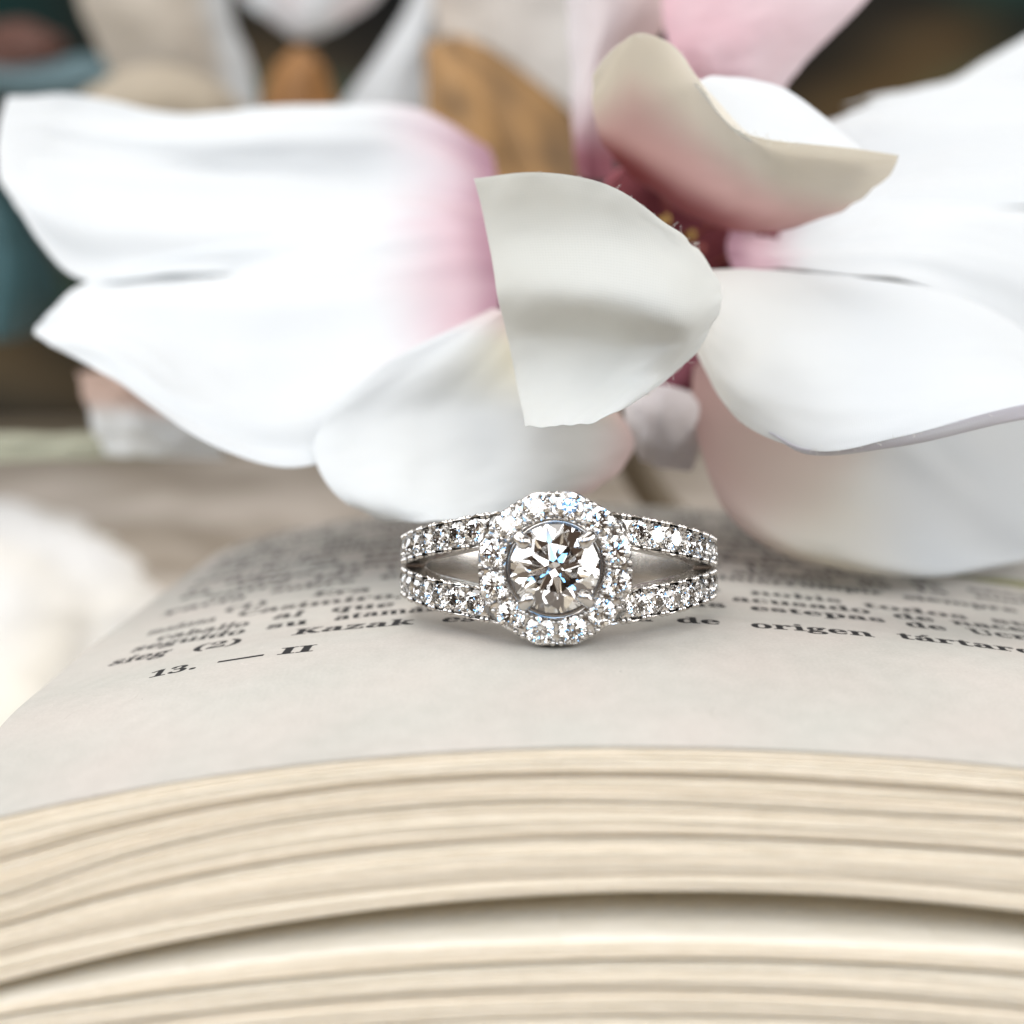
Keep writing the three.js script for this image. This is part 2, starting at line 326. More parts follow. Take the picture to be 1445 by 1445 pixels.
for (let i = 0; i < HS; i++) {
  const a = haloA(i), n = [Math.cos(a) * TILT, Math.sin(a) * TILT, 1];
  stone(HR * Math.cos(a), HR * Math.sin(a), haloZ(HR) + 0.1, [n[0] + (rnd() - 0.5) * 0.12, n[1] + (rnd() - 0.5) * 0.12, 1], 0.9 + rnd() * 0.03, rnd() * 6);
  const b = a + Math.PI / 12;
  for (const [r, da, q] of [[4.66, 0.055, 0.19], [4.66, -0.055, 0.19], [3.36, 0.05, 0.18], [3.36, -0.05, 0.18], [4.05, 0, 0.12]]) haloBeads.push([r * Math.cos(b + da), r * Math.sin(b + da), haloZ(r) + 0.12, q * (0.9 + rnd() * 0.25), 1, 1, 1.1]);
}
tag(mesh('bead', scaled(beads(haloBeads)), metal, ring), null, null, null, 'stuff');

// split band: four pavé rails
const outR = (deg) => 10.62 + 0.9 * smooth(38 - deg, 0, 22);
const railC = (deg) => deg < 78 ? lerp(2.42, 1.06, smooth(deg, 18, 86) * 0.35 + 0.65 * clamp((deg - 20) / 60, 0, 1)) : lerp(railC(77.999), 1.02, clamp((deg - 78) / 14, 0, 1));
const railW = (deg) => lerp(1.1, 0.98, clamp((deg - 20) / 60, 0, 1));
const DEG = Math.PI / 180, stones = [18.6, 27.5, 36.3, 45, 53.5, 61.8, 70, 78, 85.8], stoneR = [0.86, 0.87, 0.86, 0.85, 0.84, 0.83, 0.81, 0.79, 0.77];
function rail(side, up) {
  const s = new THREE.Shape(), d0 = 11, d1 = 92, n = 130, K = 10.62 * DEG;      // the rail is laid out flat in millimetres and then bent round
  const scal = (deg) => 0.05 * Math.cos((deg - 27.5) / 8.8 * 2 * Math.PI * 2);
  for (let i = 0; i <= n; i++) { const d = lerp(d0, d1, i / n); i ? s.lineTo(d * K, railW(d) + scal(d)) : s.moveTo(d * K, railW(d)); }
  for (let i = n; i >= 0; i--) { const d = lerp(d0, d1, i / n); s.lineTo(d * K, -railW(d) - scal(d)); }
  stones.forEach((c, i) => { const h = new THREE.Path(); h.absellipse(c * K, 0, (stoneR[i] - 0.06) * 10.62 / outR(c), stoneR[i] - 0.06, 0, 2 * Math.PI, true); s.holes.push(h); });
  const g = new THREE.ExtrudeGeometry(s, { depth: 1.35, bevelEnabled: true, bevelSize: 0.06, bevelThickness: 0.07, bevelOffset: -0.06, bevelSegments: 2, curveSegments: 20 }), p = g.attributes.position;
  for (let i = 0; i < p.count; i++) {
    const d = p.getX(i) / K, r = outR(d) - (1.35 - p.getZ(i)) - 0.07, w = p.getY(i), y = railC(d) + w - 0.05 * (1.35 - p.getZ(i)) * Math.sign(w);
    p.setXYZ(i, side * r * Math.sin(d * DEG), up * y, r * Math.cos(d * DEG));
  }
  g.deleteAttribute('uv'); g.deleteAttribute('normal');
  if (side * up < 0) for (let i = 0; i < p.count; i += 3) { const x = p.getX(i + 1), y = p.getY(i + 1), z = p.getZ(i + 1); p.setXYZ(i + 1, p.getX(i + 2), p.getY(i + 2), p.getZ(i + 2)); p.setXYZ(i + 2, x, y, z); }
  g.computeVertexNormals();
  const r = mesh('rail', scaled(g), metal, ring);
  const list = [];
  stones.forEach((d, i) => {
    const R = outR(d) + 0.02, nx = side * Math.sin(d * DEG), nz = Math.cos(d * DEG);
    stone(nx * R, up * railC(d), nz * R, [nx + (rnd() - 0.5) * 0.1, (rnd() - 0.5) * 0.14 + up * 0.06, nz], stoneR[i], rnd() * 6);
    for (const e of [-1, 1]) for (const k of [-1, 1]) {
      const b = d + 4.4 + k * 1.1, rr = outR(b) + 0.1;
      list.push([side * Math.sin(b * DEG) * rr, up * (railC(b) + e * (railW(b) - 0.17)), Math.cos(b * DEG) * rr, 0.15 + rnd() * 0.03, 1.1, 1.3, 0.9]);
    }
  });
  tag(mesh('bead', scaled(beads(list)), metal, r), null, null, null, 'stuff');
}
for (const side of [-1, 1]) for (const up of [1, -1]) rail(side, up);
// closed back of the band
{
  const NS = 120, sec = [], K = 28, pos = [], uv = [], idx = [];
  for (let k = 0; k < K; k++) { const a = (k / K) * 2 * Math.PI, c = Math.cos(a), s = Math.sin(a), e = 0.38; sec.push([Math.sign(c) * Math.abs(c) ** e, Math.sign(s) * Math.abs(s) ** e]); }
  for (let i = 0; i <= NS; i++) {
    const d = lerp(81, 279, i / NS), t = Math.sin(clamp((d - 90) / 180, 0, 1) * Math.PI), w = lerp(2.13, 1.5, t), R = 9.92, th = lerp(0.66, 0.58, t);
    for (const [c, s] of [...sec, sec[0]]) { const r = R + s * th; pos.push(r * Math.sin(d * DEG), c * w, r * Math.cos(d * DEG)); uv.push(i * 0.0003, c * w * MM + s * 0.001); }
  }
  for (let i = 0; i < NS; i++) for (let k = 0; k < K; k++) { const a = i * (K + 1) + k, b = a + K + 1; idx.push(a, a + 1, b, a + 1, b + 1, b); }
  for (const e of [0, NS]) for (let k = 1; k < K - 1; k++) { const b = e * (K + 1); e ? idx.push(b, b + k + 1, b + k) : idx.push(b, b + k, b + k + 1); }
  const g = new THREE.BufferGeometry();
  g.setAttribute('position', new THREE.Float32BufferAttribute(pos, 3)); g.setAttribute('uv', new THREE.Float32BufferAttribute(uv, 2)); g.setIndex(idx);
  mesh('band', scaled(toCreasedNormals(g, 0.6)), bandMetal, ring);
}

// ------------------------------------------------------------------ silk flowers
const weave = dataTexture(128, 128, (x, y, c) => {
  const u = x / 16, v = y / 16, over = (Math.floor(u) + Math.floor(v)) % 2, fu = Math.sin((u % 1) * Math.PI), fv = Math.sin((v % 1) * Math.PI);
  c[0] = c[1] = c[2] = 0.15 + 0.75 * (over ? 0.35 * fu + 0.65 * fv * fv : 0.65 * fu * fu + 0.35 * fv) + 0.1 * N(x * 0.2, y * 0.2);
}, false, 0.0013);
const silk = new THREE.MeshPhysicalMaterial({ color: 0xffffff, vertexColors: true, roughness: 0.85, transmission: 0.38, thickness: 0, specularIntensity: 0.3, bumpMap: weave, bumpScale: 1.3e-5 });
const sheer = silk.clone(); sheer.transmission = 0.6;
const dense = silk.clone(); dense.transmission = 0;
const threadMat = new THREE.MeshStandardMaterial({ color: rgb(0.8, 0.79, 0.74), roughness: 0.9 });
const WHITE = [0.80, 0.822, 0.832], SHELL = [0.72, 0.72, 0.675], CREAM = [0.87, 0.835, 0.76], PINK = [0.71, 0.5, 0.555], DUSK = [0.47, 0.27, 0.33], WINE = [0.34, 0.08, 0.085], BLUSH = [0.78, 0.6, 0.58];
const mix3 = (a, b, t) => a.map((x, i) => lerp(x, b[i], clamp(t, 0, 1)));
const cr = (p0, p1, p2, p3, t) => 0.5 * (2 * p1 + (p2 - p0) * t + (2 * p0 - 5 * p1 + 4 * p2 - p3) * t * t + (3 * p1 - p0 - 3 * p2 + p3) * t * t * t);
function along(list, t) {
  const n = list.length - 1, f = clamp(t, 0, 1) * n, i = Math.min(Math.floor(f), n - 1), k = f - i, o = new THREE.Vector3();
  const b = list[i], c = list[i + 1], a = i > 0 ? list[i - 1] : b.clone().multiplyScalar(2).sub(c), d = i + 2 <= n ? list[i + 2] : c.clone().multiplyScalar(2).sub(b);
  for (const ax of ['x', 'y', 'z']) o[ax] = cr(a[ax], b[ax], c[ax], d[ax], k);
  return o;
}
// a petal of cloth through rows of points, from its first row to its last; colour(s, t) is its dye
function petalGeometry(rows, colour, { thick = 0.22, nu = 44, nv = 32, wob = 0.25, ruffle = 0, fold = 0 } = {}) {
  const grid = rows.map((r) => r.map(([u, v, d]) => at(u, v, d)));
  const P = [], off = rnd() * 40, crease = (s, t) => fold * (N(t * 3.6 + off, s * 1.6, 2) + 0.3 * N(t * 9 + off, s * 2.6, 9)) * smooth(Math.min(t, 1 - t), 0, 0.12) * smooth(1 - s, 0, 0.2);
  for (let j = 0; j <= nu; j++) {
    const s = j / nu;
    for (let i = 0; i <= nv; i++) {
      const t = i / nv;
      P.push(along(grid.map((r) => along(r, t)), s));
    }
  }
  const row = nv + 1, norm = [], e1 = new THREE.Vector3(), e2 = new THREE.Vector3();
  for (let j = 0; j <= nu; j++) for (let i = 0; i <= nv; i++) {
    e1.subVectors(P[Math.min(j + 1, nu) * row + i], P[Math.max(j - 1, 0) * row + i]); e2.subVectors(P[j * row + Math.min(i + 1, nv)], P[j * row + Math.max(i - 1, 0)]);
    norm.push(new THREE.Vector3().crossVectors(e1, e2).normalize());
  }
  const len = P[0].distanceTo(P[nu * row]) + 1e-6, wid = P[(nu >> 1) * row].distanceTo(P[(nu >> 1) * row + nv]);
  const pos = [], uv = [], col = [], idx = [];
  for (const side of [1, -1]) for (let j = 0; j <= nu; j++) for (let i = 0; i <= nv; i++) {
    const k = j * row + i, s = j / nu, t = i / nv, p = P[k], n = norm[k];
    const edge = Math.min(s, 1 - s, t, 1 - t);
    const h = side * thick * 0.5 * Math.min(1, 0.25 + edge * 12) + crease(s, t) + wob * N(s * 5 + off, t * 5) + wob * 0.35 * N(s * 13 + off, t * 11, 5) + ruffle * Math.max(0, 1 - edge * 8) * N(s * 9 + t * 9 + off, 3);
    pos.push(p.x + n.x * h * MM, p.y + n.y * h * MM, p.z + n.z * h * MM);
    uv.push(t * wid, s * len);
    col.push(...colour(s, t, N(s * 4 + off, t * 4, 7)));
  }
  const m = P.length;
  for (let j = 0; j < nu; j++) for (let i = 0; i < nv; i++) {
    const a = j * row + i, b = a + row;
    idx.push(a, b, a + 1, a + 1, b, b + 1, m + a, m + a + 1, m + b, m + a + 1, m + b + 1, m + b);
  }
  const rim = (a, b) => idx.push(a, m + a, b, b, m + a, m + b);
  for (let i = 0; i < nv; i++) { rim(i + 1, i); rim(nu * row + i, nu * row + i + 1); }
  for (let j = 0; j < nu; j++) { rim(j * row, (j + 1) * row); rim((j + 1) * row + nv, j * row + nv); }
  const g = new THREE.BufferGeometry();
  g.setAttribute('position', new THREE.Float32BufferAttribute(pos, 3)); g.setAttribute('uv', new THREE.Float32BufferAttribute(uv, 2)); g.setAttribute('color', new THREE.Float32BufferAttribute(col, 3));
  g.setIndex(idx); g.computeVertexNormals();
  return g;
}
const dye = (from, to, s0, s1, alongT) => (s, t, n) => mix3(from, to, smooth((alongT ? t : s) + 0.08 * n, s0, s1));
const petal = (parent, rows, colour, opt = {}) => mesh('petal', petalGeometry(rows, colour, opt), opt.sheer ? sheer : opt.dense ? dense : silk, parent);
// loose threads along a cut edge of cloth
function threads(parent, points, count, length) {
  const pts = points.map(([u, v, d]) => at(u, v, d)), list = [];
  for (let i = 0; i < count; i++) {
    const p = along(pts, rnd()), q = p.clone(), dir = new THREE.Vector3(rnd() - 0.5, rnd() - 0.5, rnd() - 0.5).normalize();
    const l = length * (0.2 + 0.7 * rnd()) * MM, r = p.clone().addScaledVector(dir, l * 0.6).add(new THREE.Vector3((rnd() - 0.5) * l * 1.3, (rnd() - 0.5) * l * 1.3, 0)), e = p.clone().addScaledVector(dir, l);
    list.push(new THREE.TubeGeometry(new THREE.QuadraticBezierCurve3(q, r, e), 6, 0.013 * MM, 4));
  }
  return tag(mesh('frayed_thread', mergeGeometries(list), threadMat, parent), null, null, null, 'stuff');
}

const flower = thing('magnolia_flower', 'large white silk magnolia with pink heart leaning over the ring', 'flower');
// small curled petal in the middle, nearest to the ring
const pc = petal(flower, [
  [[668, 252, 123.5], [760, 243, 121], [860, 262, 119.5], [945, 318, 120.5], [985, 352, 123.5]],
  [[690, 335, 124], [780, 330, 121.6], [880, 335, 119.8], [960, 362, 120.5], [1013, 400, 122.6]],
  [[702, 415, 122.5], [790, 412, 119.2], [880, 424, 117.2], [960, 440, 117.6], [1016, 432, 121]],
  [[718, 480, 124.4], [800, 478, 122.3], [880, 490, 120.8], [950, 488, 119.8], [998, 474, 121.8]],
  [[731, 550, 124], [790, 548, 122], [850, 550, 121], [910, 535, 120.5], [957, 522, 122.6]],
  [[742, 603, 119.5], [780, 603, 117.5], [825, 598, 117.2], [870, 582, 117.5], [913, 557, 120.5]],
], (s, t, n) => mix3(SHELL, WHITE, t * 0.25 + s * 0.5 - 0.1 + n * 0.1), { nu: 64, nv: 52, wob: 0.14, ruffle: 0.2 });
tag(pc, 'small curled white petal in the middle of the flower');
threads(pc, [[760, 243, 126], [860, 262, 124.5], [945, 318, 125], [985, 352, 127], [1013, 400, 125]], 26, 0.7);
threads(pc, [[998, 474, 124], [957, 522, 124], [913, 557, 123.5]], 26, 1.0);
// petal below it
petal(flower, [
  [[695, 435, 143], [720, 440, 143], [745, 450, 144], [775, 470, 145], [800, 490, 146]],
  [[552, 510, 141], [640, 515, 140], [720, 530, 141], [800, 550, 142], [870, 575, 146]],
  [[455, 598, 140], [560, 590, 139.5], [680, 590, 139], [800, 600, 141], [893, 625, 146]],
  [[446, 650, 138], [560, 655, 136], [670, 655, 135.5], [790, 655, 138], [880, 660, 144]],
  [[478, 702, 135], [560, 706, 132], [660, 706, 131.5], [760, 695, 135], [845, 686, 141]],
  [[533, 733, 134], [590, 737, 130], [660, 733, 129.5], [740, 720, 133], [800, 706, 139]],
], (s, t, n) => mix3(mix3(mix3(WHITE, SHELL, 0.1 + 0.4 * t), [0.8, 0.75, 0.56], 0.8 * smooth(0.42 - s, 0, 0.4) * smooth(t, 0.1, 0.5)), BLUSH, Math.max(smooth(t, 0.8, 1.05) * 0.9, smooth(0.12 - s, 0, 0.12) * 0.6)), { ruffle: 0.2, wob: 0.2, fold: 0.5, nu: 56, nv: 48 });
// lower left
petal(flower, [
  [[685, 308, 166], [700, 360, 160], [705, 420, 156], [700, 470, 152], [690, 500, 148]],
  [[560, 310, 168], [570, 370, 163], [575, 440, 156], [570, 520, 147], [560, 580, 142]],
  [[400, 332, 169], [410, 400, 164], [420, 480, 156], [425, 580, 144], [440, 657, 139]],
  [[250, 355, 168], [260, 410, 164], [270, 480, 157], [280, 560, 147], [300, 630, 141]],
  [[120, 398, 165], [128, 420, 162], [135, 455, 158], [150, 495, 152], [170, 540, 147]],
  [[62, 450, 160], [55, 460, 159], [48, 470, 158], [60, 478, 156], [80, 488, 154]],
], (s, t, n) => mix3(mix3(DUSK, PINK, smooth(s, 0, 0.1)), WHITE, smooth(s + 0.06 * n, 0.0, 0.3)), { nu: 60, nv: 60, wob: 0.4, fold: 1.6 });
// upper left
petal(flower, [
  [[690, 212, 186], [702, 250, 182], [706, 290, 178], [700, 330, 172], [690, 360, 168]],
  [[580, 153, 190], [590, 205, 186], [595, 260, 181], [590, 320, 172], [580, 370, 167]],
  [[430, 149, 190], [440, 200, 185], [445, 260, 182], [440, 320, 173], [430, 380, 168]],
  [[270, 162, 190], [270, 205, 184], [270, 255, 181.5], [270, 320, 172], [260, 385, 166]],
  [[120, 136, 188], [105, 185, 184], [95, 240, 179], [95, 310, 170], [110, 390, 165]],
  [[10, 140, 184], [0, 170, 181], [-5, 210, 177], [0, 250, 172], [20, 290, 168]],
], (s, t, n) => mix3(mix3(DUSK, PINK, smooth(s, 0, 0.16)), WHITE, smooth(s + 0.05 * n, 0.02, 0.32)), { nu: 60, nv: 60, wob: 0.5, fold: 1.9 });
// right
const pe = petal(flower, [
  [[985, 382, 140], [980, 410, 138], [978, 440, 137], [980, 470, 137], [984, 500, 138]],
  [[1040, 378, 138], [1035, 430, 132], [1030, 480, 129], [1030, 540, 127], [1037, 588, 128]],
  [[1140, 386, 137], [1140, 440, 130], [1140, 500, 125], [1142, 570, 122], [1148, 636, 121]],
  [[1260, 397, 138], [1260, 450, 131], [1260, 510, 126], [1265, 570, 122], [1272, 617, 120]],
  [[1380, 428, 140], [1385, 470, 134], [1390, 510, 129], [1395, 550, 124], [1402, 582, 121]],
  [[1500, 500, 142], [1500, 515, 138], [1500, 530, 134], [1500, 545, 128], [1505, 560, 124]],
], (s, t, n) => mix3(CREAM, WHITE, 0.35 + s * 1.2 + n * 0.1), { nu: 56, nv: 56, wob: 0.18, ruffle: 0.12 });
threads(pe, [[1037, 588, 128], [1148, 636, 121], [1272, 617, 120], [1402, 582, 121]], 46, 0.5);
const lip = petal(flower, [
  [[1085, 609, 123.4], [1084, 611, 123.8], [1085, 611, 124.4]],
  [[1148, 634, 121], [1150, 641, 121.5], [1149, 638, 122.6]],
  [[1272, 615, 120], [1277, 628, 120.8], [1275, 621, 122.4]],
  [[1402, 580, 121], [1410, 597, 121.8], [1407, 589, 123.3]],
  [[1505, 558, 124], [1516, 577, 124.8], [1512, 568, 126.3]],
], (s, t, n) => mix3(WHITE, [0.62, 0.59, 0.64], 0.65 + n * 0.5), { wob: 0.05, ruffle: 0.06, thick: 0.12, nu: 80, nv: 16 });
tag(lip, 'rolled hem of the right petal');
// lower right
petal(flower, [
  [[985, 480, 158], [1080, 520, 157], [1200, 540, 157], [1300, 540, 168], [1390, 540, 182], [1500, 540, 196]],
  [[976, 550, 152], [1080, 600, 149], [1190, 630, 149], [1285, 620, 160], [1390, 620, 178], [1500, 620, 192]],
  [[988, 630, 146], [1080, 680, 142], [1190, 700, 140], [1290, 690, 149], [1395, 690, 168], [1500, 690, 186]],
  [[1020, 715, 142], [1100, 745, 137], [1195, 762, 135], [1300, 755, 142], [1400, 748, 158], [1500, 742, 174]],
  [[1075, 768, 140], [1140, 785, 136], [1220, 800, 135], [1310, 800, 138], [1400, 790, 148], [1490, 772, 162]],
  [[1130, 792, 142], [1180, 803, 140], [1240, 812, 139], [1320, 814, 140], [1400, 802, 148], [1480, 782, 160]],
], (s, t, n) => mix3([0.6, 0.41, 0.38], mix3(CREAM, WHITE, smooth(t, 0.3, 0.65)), smooth(t * 0.9 + s * 0.45 + 0.06 * n, 0.02, 0.62)), { sheer: true, wob: 0.25 });
// upper middle, seen from inside, with its lit rolled lip behind
const pg = petal(flower, [
  [[838, 105, 134], [870, 62, 132], [905, 48, 131], [950, 66, 130], [985, 110, 128], [1045, 185, 126], [1140, 203, 127], [1268, 218, 130]],
  [[836, 140, 137], [875, 120, 136], [920, 120, 135], [970, 140, 134], [1030, 180, 131], [1090, 215, 129], [1170, 228, 130], [1262, 236, 132]],
  [[842, 180, 141], [880, 185, 141], [930, 195, 140], [985, 215, 138], [1040, 235, 135], [1100, 255, 133], [1170, 262, 133], [1235, 266, 134]],
  [[860, 215, 145], [895, 230, 147], [940, 250, 147], [990, 270, 144], [1040, 285, 140], [1095, 295, 137], [1150, 298, 136], [1200, 290, 136]],
  [[890, 250, 150], [915, 265, 153], [950, 290, 154], [985, 310, 152], [1020, 322, 147], [1060, 328, 142], [1100, 325, 139], [1150, 310, 138]],
], (s, t, n) => mix3(mix3(CREAM, BLUSH, smooth(s - Math.abs(t - 0.2) * 0.6, 0.1, 0.5)), WINE, smooth(s + 0.05 * n - t * 0.45, 0.42, 0.8)), { sheer: true, nu: 44, nv: 60, wob: 0.15, ruffle: 0.25 });
threads(pg, [[870, 62, 132], [905, 48, 131], [950, 66, 130], [985, 110, 128], [1045, 185, 126]], 24, 0.5);
threads(pg, [[1045, 185, 126], [1090, 196, 126.4], [1140, 203, 127]], 60, 0.7);
tag(petal(flower, [
  [[980, 118, 130], [1045, 192, 128], [1130, 210, 129], [1215, 214, 131]],
  [[995, 110, 134], [1060, 140, 134], [1140, 170, 134], [1212, 207, 133]],
  [[1005, 107, 139], [1060, 113, 139], [1120, 132, 138], [1206, 203, 136]],
], () => WHITE, { wob: 0.12 }), 'lit folded back rim of the upper petal');
// far right pair
petal(flower, [
  [[1125, 200, 176], [1115, 250, 170], [1120, 292, 164]], [[1200, 158, 182], [1200, 220, 173], [1200, 295, 163]],
  [[1320, 122, 186], [1320, 212, 174], [1320, 292, 162]], [[1500, 122, 188], [1500, 212, 176], [1500, 290, 163]],
], (s, t, n) => mix3(BLUSH, WHITE, smooth(s + 0.1 * n, -0.2, 0.3)), { wob: 0.4, fold: 1.4 });
petal(flower, [
  [[1030, 325, 160], [1025, 352, 157], [1035, 382, 154]], [[1100, 318, 162], [1100, 350, 156], [1105, 382, 151]],
  [[1190, 290, 164], [1190, 345, 155], [1195, 388, 147]], [[1320, 275, 166], [1320, 340, 155], [1320, 412, 149]], [[1500, 270, 167], [1500, 370, 157], [1500, 540, 153]],
], (s, t, n) => mix3(mix3(DUSK, PINK, smooth(s, 0.02, 0.16)), WHITE, smooth(s + 0.05 * n, 0.12, 0.42)), { wob: 0.4, fold: 1.2 });
petal(flower, [
  [[1190, 150, 205], [1240, 140, 200], [1300, 160, 196]], [[1330, 118, 206], [1370, 115, 200], [1400, 150, 196]], [[1430, 62, 206], [1450, 85, 200], [1460, 130, 196]], [[1520, 15, 208], [1530, 70, 200], [1530, 120, 196]],
], () => WHITE, { wob: 0.4 });
// small pale petal deep between the lower two
petal(flower, [
  [[870, 545, 152], [920, 540, 150], [985, 555, 152]], [[880, 580, 149], [930, 575, 146], [990, 590, 149]], [[890, 625, 149], [930, 625, 147], [985, 640, 149]], [[905, 650, 152], [935, 660, 150], [975, 665, 152]],
], (s, t, n) => mix3(WHITE, BLUSH, 0.3), { wob: 0.2 });
tag(petal(flower, [
  [[905, 470, 158], [960, 470, 157], [1015, 470, 158]], [[905, 510, 156], [960, 515, 154], [1010, 520, 157]], [[910, 545, 155], [955, 555, 153], [1005, 570, 157]],
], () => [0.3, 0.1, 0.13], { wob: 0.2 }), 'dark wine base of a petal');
// heart: cup and stamens
const heartAt = at(965, 352, 158), heartDir = new THREE.Vector3(0.25, 0.1, 1).normalize();
{
  const cup = new THREE.LatheGeometry([[0.1, -14], [4, -12], [8, -6], [9.2, 0], [8.6, 0.6], [6, -4], [2.5, -7], [0.1, -8]].map(([r, y]) => new THREE.Vector2(r * MM, y * MM)), 40);
  cup.applyQuaternion(new THREE.Quaternion().setFromUnitVectors(new THREE.Vector3(0, 1, 0), heartDir)); cup.translate(heartAt.x, heartAt.y, heartAt.z);
  mesh('calyx', cup, new THREE.MeshStandardMaterial({ color: rgb(0.2, 0.045, 0.055), roughness: 0.9 }), flower);
  const side = new THREE.Vector3(0, 1, 0).cross(heartDir).normalize(), up = heartDir.clone().cross(side);
  const yellow = new THREE.MeshStandardMaterial({ color: rgb(0.36, 0.22, 0.06), roughness: 0.8 }), red = new THREE.MeshStandardMaterial({ color: rgb(0.26, 0.07, 0.06), roughness: 0.8 });
  for (let i = 0; i < 30; i++) {
    const a = rnd() * 6.283, r = Math.sqrt(rnd()) * 5.0, p = heartAt.clone().addScaledVector(side, Math.cos(a) * r * MM).addScaledVector(up, Math.sin(a) * r * MM).addScaledVector(heartDir, -4 * MM);
    const q = heartAt.clone().addScaledVector(side, Math.cos(a) * r * 1.5 * MM).addScaledVector(up, Math.sin(a) * r * 1.5 * MM).addScaledVector(heartDir, (-2.5 + rnd() * 3) * MM);
    const m = p.clone().lerp(q, 0.55).addScaledVector(up, 0.6 * MM), tube = new THREE.TubeGeometry(new THREE.QuadraticBezierCurve3(p, m, q), 8, 0.25 * MM, 7), tip = new THREE.SphereGeometry(0.36 * MM, 9, 7);
    tip.scale(1, 1.5, 1); tip.translate(q.x, q.y, q.z);
    mesh('stamen', mergeGeometries([tube, tip]), i % 4 === 0 ? yellow : red, flower);
  }
  // wire stem that runs back and down to the table
  const stem = new THREE.CatmullRomCurve3([heartAt.clone().addScaledVector(heartDir, -12 * MM), new THREE.Vector3(0.008, 0.012, -0.085), new THREE.Vector3(0.02, -0.01, -0.13), new THREE.Vector3(0.05, -0.022, -0.2), new THREE.Vector3(0.09, -0.0235, -0.3)]);
  mesh('stem', new THREE.TubeGeometry(stem, 40, 2.2 * MM, 10), new THREE.MeshStandardMaterial({ color: rgb(0.22, 0.18, 0.13), roughness: 0.9 }), flower);
}

// ------------------------------------------------------------------ flowers and leaves behind
const bloom2 = thing('magnolia_flower', 'blurred cream magnolia standing behind the upper left petal', 'flower');
petal(bloom2, [
  [[100, -40, 329], [190, -40, 316], [270, -40, 316], [320, -40, 330]], [[118, 20, 329], [190, 20, 315], [280, 20, 316], [325, 20, 333]], [[150, 85, 328], [220, 85, 316], [300, 85, 319], [350, 85, 336]], [[200, 165, 328], [240, 170, 321], [310, 175, 322], [368, 175, 336]], [[240, 230, 330], [270, 235, 325], [320, 240, 328], [372, 240, 336]],
], (s, t, n) => mix3([0.6, 0.54, 0.46], WHITE, smooth(t, 0.6, 0.85)), { wob: 0.6 });
petal(bloom2, [
  [[105, 140, 314], [180, 96, 311], [240, 90, 311], [310, 118, 312], [362, 165, 316]], [[120, 170, 307], [190, 140, 300], [250, 135, 300], [310, 150, 302], [355, 180, 311]], [[150, 220, 309], [200, 220, 304], [250, 220, 304], [300, 225, 305], [340, 230, 311]],
], () => [0.52, 0.45, 0.35], { wob: 0.5 });
petal(bloom2, [
  [[330, -50, 367], [430, -50, 358], [560, -50, 367]], [[345, 0, 367], [430, 0, 358], [530, 0, 367]], [[385, 30, 364], [430, 40, 360], [485, 30, 364]], [[415, 52, 364], [430, 56, 363], [450, 52, 364]],
], (s, t, n) => mix3(WHITE, BLUSH, 0.15 + n * 0.5), { wob: 0.5 });
const bloom3 = thing('magnolia_flower', 'blurred pale magnolia at top centre behind the large bloom', 'flower');
petal(bloom3, [
  [[600, -60, 325], [625, -60, 319], [650, -60, 325]], [[575, 10, 325], [605, 10, 318], [640, 10, 322]], [[525, 90, 325], [570, 90, 318], [628, 90, 322]], [[475, 160, 328], [540, 165, 321], [615, 165, 323]], [[440, 230, 330], [520, 235, 325], [610, 235, 328]],
], (s, t, n) => mix3([0.72, 0.73, 0.74], WHITE, t * 0.6), { wob: 0.5 });
petal(bloom3, [
  [[605, -50, 314], [700, -50, 308], [830, -50, 311]], [[612, 10, 314], [700, 5, 308], [822, 10, 311]], [[620, 50, 312], [710, 62, 307], [818, 90, 309]], [[640, 68, 312], [720, 92, 308], [815, 160, 309]],
], (s, t, n) => mix3([0.62, 0.55, 0.48], WHITE, t * 0.5), { wob: 0.5 });
petal(bloom3, [
  [[795, -50, 178], [850, -50, 173], [900, -50, 174], [960, -50, 178]], [[800, 20, 178], [845, 20, 173], [890, 20, 174], [945, 20, 178]], [[805, 100, 178], [830, 100, 174], [855, 100, 174], [905, 90, 178]], [[808, 190, 178], [825, 190, 175], [845, 190, 175], [870, 190, 178]], [[812, 250, 180], [830, 255, 178], [850, 255, 178], [870, 255, 180]],
], (s, t, n) => mix3(mix3(WHITE, BLUSH, 0.3 + t * 0.5), [0.42, 0.16, 0.2], smooth(s, 0.55, 0.9)), { wob: 0.4 });
petal(bloom3, [
  [[950, -60, 170], [1060, -60, 168], [1270, -60, 172]], [[935, 0, 168], [1060, 0, 165], [1222, 0, 170]], [[942, 60, 166], [1050, 60, 163], [1165, 60, 168]], [[965, 110, 166], [1045, 118, 163], [1112, 118, 167]], [[1000, 180, 168], [1045, 185, 166], [1085, 185, 168]],
], (s, t, n) => mix3([0.74, 0.5, 0.54], [0.78, 0.66, 0.68], t + n * 0.3), { wob: 0.4 });

